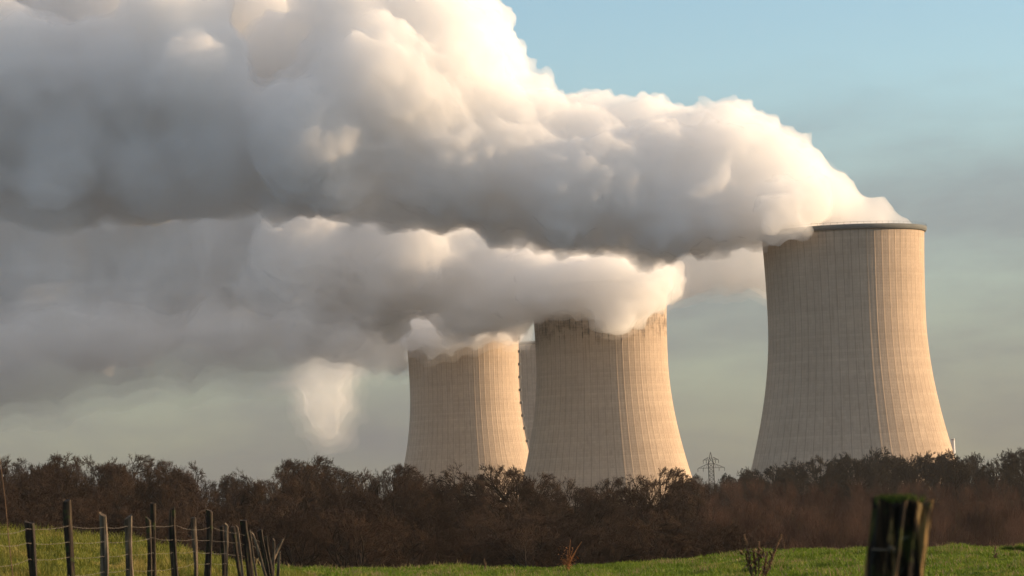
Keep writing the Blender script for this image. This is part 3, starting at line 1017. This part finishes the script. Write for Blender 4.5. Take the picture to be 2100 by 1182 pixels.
M_gate = pbr("rotten_wood", gatepost_col, .95, bump=lambda nt, tc: (nt.noise(nt.node("ShaderNodeMapping", inp={"Vector": tc, "Scale": (1, 1, .08)}).outputs[0], 70, 4), .9, .02))
M_moss = pbr("moss", lambda nt, tc: nt.mix(nt.noise(tc, 60, 3), (.02, .032, .005, 1), (.085, .11, .014, 1)), .95)
GP = empty("mossy_post", (pb.x, NP_D, gz(pb.x, NP_D)))
tag(GP, "thick blurred rotten wooden post with green moss on top, nearest the camera", "post")
mb = post_mesh(pt - GP.location, pb - GP.location, .116, .12, 77, k=40, n=44, chop=.004, rough=.03)
for i, v in enumerate(mb.v):            # deep vertical splits
    j = i % 40; t = (i // 40) / 44
    c = (pb.lerp(pt, t) - GP.location)
    dv = v - c; dv.z = 0
    gr = .5 + .5 * math.sin(j * 1.35 + 1.2 * math.sin(t * 6 + j)) 
    v -= dv * (.09 * gr ** 3)
    if t > .995: v.z += .007 * math.sin(j * .9) - .003
mb.build("stake", M_gate, GP)
rng = np.random.default_rng(9)
mb = MB()
for k in range(300):
    a = rng.uniform(0, 6.28); rr = .052 * math.sqrt(rng.random())
    p = pt - GP.location + Vector((rr * math.cos(a) - .008, rr * math.sin(a), .0))
    if p.x - (pt - GP.location).x > .018 and rng.random() < .75: continue
    h = rng.uniform(.004, .014)
    mb.tube([p + Vector((0, 0, -.006)), p + Vector((rng.normal() * .003, rng.normal() * .003, h))], [.0035, .001], 5)
mb.build("moss", M_moss, GP)
mb = MB()
p0 = at(1788, 1127, NP_D - .07) - GP.location; p1 = at(1836, 1128, NP_D - .075) - GP.location
mb.tube([p0, p0.lerp(p1, .5) + Vector((0, -.002, 0)), p1, p1 + Vector((0, .02, -.004))], [.0016] * 4, 6)
mb.tube([at(1824, 1122, NP_D - .07) - GP.location, at(1833, 1124, NP_D - .08) - GP.location, at(1831, 1133, NP_D - .07) - GP.location], [.0022] * 3, 6)
mb.build("wire_staple", M_wire, GP)

# ------------------------------------------------------------------ dead plants on the field
M_dock = pbr("dry_dock", lambda nt, tc: nt.mix(nt.noise(tc, 22, 3), (.085, .05, .028, 1), (.22, .13, .075, 1)), .9)
M_bracken = pbr("dead_bracken", lambda nt, tc: nt.mix(nt.noise(tc, 14, 3), (.24, .09, .025, 1), (.46, .23, .10, 1)), .9, transl=.3)
M_tuss = grass_mat("tussock", (.05, .10, .01, 1), (.11, .17, .02, 1), (.15, .16, .04, 1))


def leaf(mb, p, dr, L, wd, rng):
    """A small curled dead leaf with thickness."""
    dr = Vector(dr).normalized(); sd = dr.cross(Vector((0, 0, 1)) if abs(dr.z) < .9 else Vector((1, 0, 0))).normalized()
    n = dr.cross(sd)
    pts = []
    for t, ww in ((0, .1), (.35, 1), (.7, .8), (1, .05)):
        c = p + dr * L * t + n * L * .25 * t * t
        pts.append((c - sd * wd * ww / 2, c + sd * wd * ww / 2))
    vs = []
    for a, b in pts: vs += [a, b, a + n * .0015, b + n * .0015]
    fs = []
    for i in range(3):
        k = i * 4
        fs += [(k, k + 1, k + 5, k + 4), (k + 2, k + 6, k + 7, k + 3)]
    mb.add(vs, fs)


def dead_plant(name, label, cat, base_px, d, tips, mat, seed, seeds=True, leaves=40, low=.35, stem_r=.005, leaf_l=.09, ground_row=None):
    rng = np.random.default_rng(seed)
    b = at(base_px, 1182, d); b.z = gz(b.x, d)
    root = empty(name, b); tag(root, label, cat)
    st, lf = MB(), MB()
    for tp in tips:
        p1 = at(tp[0], tp[1], d + rng.normal() * .05) - b
        p0 = Vector((rng.normal() * .03, rng.normal() * .03, -.03))
        mid = p0.lerp(p1, .5) + Vector((-p1.x * .22, 0, .0))
        pts = [p0, p0.lerp(mid, .5) + Vector((-p1.x * .08, 0, 0)), mid, mid.lerp(p1, .55), p1]
        st.tube(pts, [stem_r, stem_r * .9, stem_r * .8, stem_r * .6, stem_r * .4], 5)
        if seeds:
            for k in range(230):
                t = 1 - .34 * rng.random() ** 1.3
                c = mid.lerp(p1, (t - .5) * 2) if t > .5 else mid
                v = Vector(rng.normal(size=3)); v.normalize()
                c = c + v * rng.uniform(.002, .020) * (1.25 - abs(t - .84) * 4 if abs(t - .84) < .25 else .4)
                rr = rng.uniform(.005, .011)
                lf.tube([c - v * rr, c, c + v * rr], [rr * .3, rr, rr * .2], 5)
    H = max((at(t_[0], t_[1], d) - b).z for t_ in tips)
    wx = max(abs((at(t_[0], t_[1], d) - b).x) for t_ in tips)
    for k in range(leaves):
        t = rng.uniform(.02, 1) * low if rng.random() < .8 else rng.uniform(min(low, .8), .8)
        p = Vector((rng.normal() * wx * .45 * (t / low if t < low else 1) * .8, rng.normal() * .08, H * t))
        leaf(lf, p, (rng.normal(), rng.normal() * .5, rng.normal() * .6), leaf_l * rng.uniform(.5, 1.2), leaf_l * .35, rng)
    st.build("stem", mat, root)
    if lf.v: lf.build("seed_head" if seeds else "frond", mat, root)
    return root


dead_plant("dock_plant", "tall brown dried dock plant with rusty seed spikes in the foreground pasture", "plant", 1553, 44,
           [(1526, 1097), (1556, 1111), (1603, 1097), (1572, 1140), (1530, 1136), (1545, 1128), (1590, 1128)], M_dock, 4, leaves=420, low=.8, leaf_l=.08, stem_r=.009)
dead_plant("dock_plant", "small thin brown dock stalk standing in the pasture right of the mossy post", "plant", 2043, 76,
           [(2042, 1121), (2044, 1135), (2040, 1140)], M_dock, 5, leaves=40, low=.25, leaf_l=.08)
dead_plant("dock_plant", "tiny brown stalk on the crest of the pasture below the smaller tower", "plant", 994, 86,
           [(993, 1147), (996, 1156)], M_dock, 6, leaves=10, low=.3)
dead_plant("bracken", "orange dead bracken on the pasture crest below the weathered tower", "plant", 1166, 88,
           [(1170, 1107), (1193, 1111), (1155, 1147), (1186, 1120), (1175, 1126), (1150, 1143), (1164, 1130), (1180, 1135)], M_bracken, 7, seeds=False, leaves=170, low=.42, stem_r=.013, leaf_l=.10)
dead_plant("bracken", "low patch of flattened brown bracken beside the thin dock stalk", "plant", 2016, 76,
           [(2008, 1158), (2024, 1157), (2000, 1160), (2034, 1159)], M_bracken, 8, seeds=False, leaves=160, low=1., stem_r=.006, leaf_l=.09)
dead_plant("dry_stalk", "single grey dry stalk bending over the pasture crest right of the dried dock", "plant", 1612, 88,
           [(1606, 1098)], M_dock, 9, seeds=False, leaves=0, low=.9, stem_r=.007)
dead_plant("dry_stalk", "short pale broken stalk on the pasture crest between dock and mossy post", "plant", 1628, 88,
           [(1636, 1118), (1630, 1122)], M_dock, 10, seeds=False, leaves=0, low=.9, stem_r=.008)
rng = np.random.default_rng(31)
def tussock(label, px, d, wd, hh, nb):
    b = at(px, 1182, d); b.z = gz(b.x, d)
    mb = MB()
    for k in range(nb):
        a = rng.uniform(0, 6.28); r_ = wd * .5 * math.sqrt(rng.random())
        p = Vector((r_ * math.cos(a), r_ * math.sin(a) * .7, -.02)); h = hh * rng.uniform(.5, 1.1) * (1.1 - .6 * (r_ / wd * 2) ** 2)
        le = Vector((math.cos(a), math.sin(a), 0)) * h * rng.uniform(.1, .6)
        mb.tube([p, p + le * .3 + Vector((0, 0, h * .6)), p + le + Vector((0, 0, h))], [.008, .006, .001], 3, cap=False)
    o = mb.build("grass_tussock", M_tuss); o.location = b
    tag(o, label, "grass")
tussock("bright green grass tussock on the pasture crest at the far right edge", 2080, 86, .75, .2, 900)

cane = MB(); a_ = at(2, 960, 27); b_ = at(17, 1098, 27); c_ = b_ + (b_ - a_) * .9
cane.tube([c_ - b_, Vector((0, 0, 0)), (a_ - b_) * .5 + Vector((.006, 0, 0)), a_ - b_, (a_ - b_) * 1.35], [.005, .004, .0035, .003, .001], 5)
o = cane.build("bramble_cane", M_dock); o.location = b_
tag(o, "single thin bare cane rising beside the first fence stake at the left edge", "plant")

# ------------------------------------------------------------------ pylon and stack
M_lat = pbr("pylon_steel", lambda nt, tc: (.05, .052, .055), .7)
PD = 1960.
P0 = at(1457, 928, PD); pz = gz(P0.x, PD)
PY = empty("electricity_pylon", (P0.x, PD, pz))
tag(PY, "small dark lattice electricity pylon in the gap between the two right-hand towers", "pylon")
HH = P0.z - pz


def lat_w(z):
    t = z / HH
    return 7.5 * (1 - t / .62) + 1.5 * 2 if t < .62 else (3.0 if t < .88 else max(3.0 * (1 - t) / .12, .1))


body = MB(); zz = np.concatenate([np.linspace(0, HH * .62, 8), np.linspace(HH * .62, HH * .88, 7)[1:], np.linspace(HH * .88, HH, 3)[1:]])
for i in range(len(zz) - 1):
    a, b = zz[i], zz[i + 1]; wa, wb = lat_w(a) / 2, lat_w(b) / 2
    ca = [Vector((x * wa, y * wa, a)) for x, y in ((-1, -1), (1, -1), (1, 1), (-1, 1))]
    cb = [Vector((x * wb, y * wb, b)) for x, y in ((-1, -1), (1, -1), (1, 1), (-1, 1))]
    for j in range(4):
        body.tube([ca[j], cb[j]], [.16, .16], 4)
        k = (j + 1) % 4
        body.tube([ca[j], cb[k]], [.09, .09], 4); body.tube([ca[k], cb[j]], [.09, .09], 4)
        body.tube([cb[j], cb[k]], [.11, .11], 4)
body.build("mast", M_lat, PY)
for row, half, dz in ((943.5, 4.4, 1.5), (960, 7.6, 2.6)):
    z = (at(1457, row, PD)).z - pz
    am = MB()
    for sx in (-1, 1):
        tip = Vector((sx * half, 0, z))
        for yy_ in (-1, 1):
            am.tube([Vector((sx * 1.4, yy_ * 1.4, z)), tip], [.13, .09], 4)
            am.tube([Vector((sx * 1.4, yy_ * 1.4, z + dz)), tip], [.13, .09], 4)
        for t in (.25, .5, .75):
            am.tube([Vector((sx * (1.4 + (half - 1.4) * t), 0, z)), Vector((sx * (1.4 + (half - 1.4) * (t - .2)), 0, z + dz * (1 - t + .2)))], [.08, .08], 4)
    arm = am.build("cross_arm", M_lat, PY)
    for sx in (-1, -.6, .6, 1):
        ins = MB(); top = Vector((sx * half, 0, z))
        ins.tube([top - Vector((0, 0, k * .25)) for k in range(9)], [.06, .2, .1, .2, .1, .2, .1, .2, .06], 6)
        ins.build("insulator", M_lat, arm)

SD = 1900.
P0 = at(1954, 900, SD); sz = gz(P0.x, SD)
ST = empty("vent_stack", (P0.x, SD, sz))
tag(ST, "thin white stack just right of the foot of the tower standing apart", "chimney")
M_white = pbr("white_paint", lambda nt, tc: nt.mix(nt.noise(tc, .5, 4), (.70, .69, .66, 1), (.8, .79, .76, 1)), .6)
hs = P0.z - sz
mb = MB(); mb.tube([Vector((0, 0, z)) for z in np.linspace(-.5, hs, 12)], list(np.linspace(1.3, 1.0, 12)), 20); mb.build("flue", M_white, ST, smooth=False)
mb = MB()
for z in (hs - .6,):
    mb.tube([Vector((0, 0, z - .15)), Vector((0, 0, z + .15))], [1.15, 1.15], 20)
mb.build("platform", M_steel, ST)

# ------------------------------------------------------------------ air
m, nt, out = new_mat("haze_air")
pv = nt.node("ShaderNodeVolumePrincipled", inp={"Color": (.95, .90, .82, 1), "Density": 2.3e-5, "Anisotropy": .0})
nt.l.new(pv.outputs[0], out.inputs["Volume"])
mb = MB(); mb.box((0, 2600, 195), (11800, 5600, 470))
hz = mb.build("haze", m); tag(hz, kind="stuff")
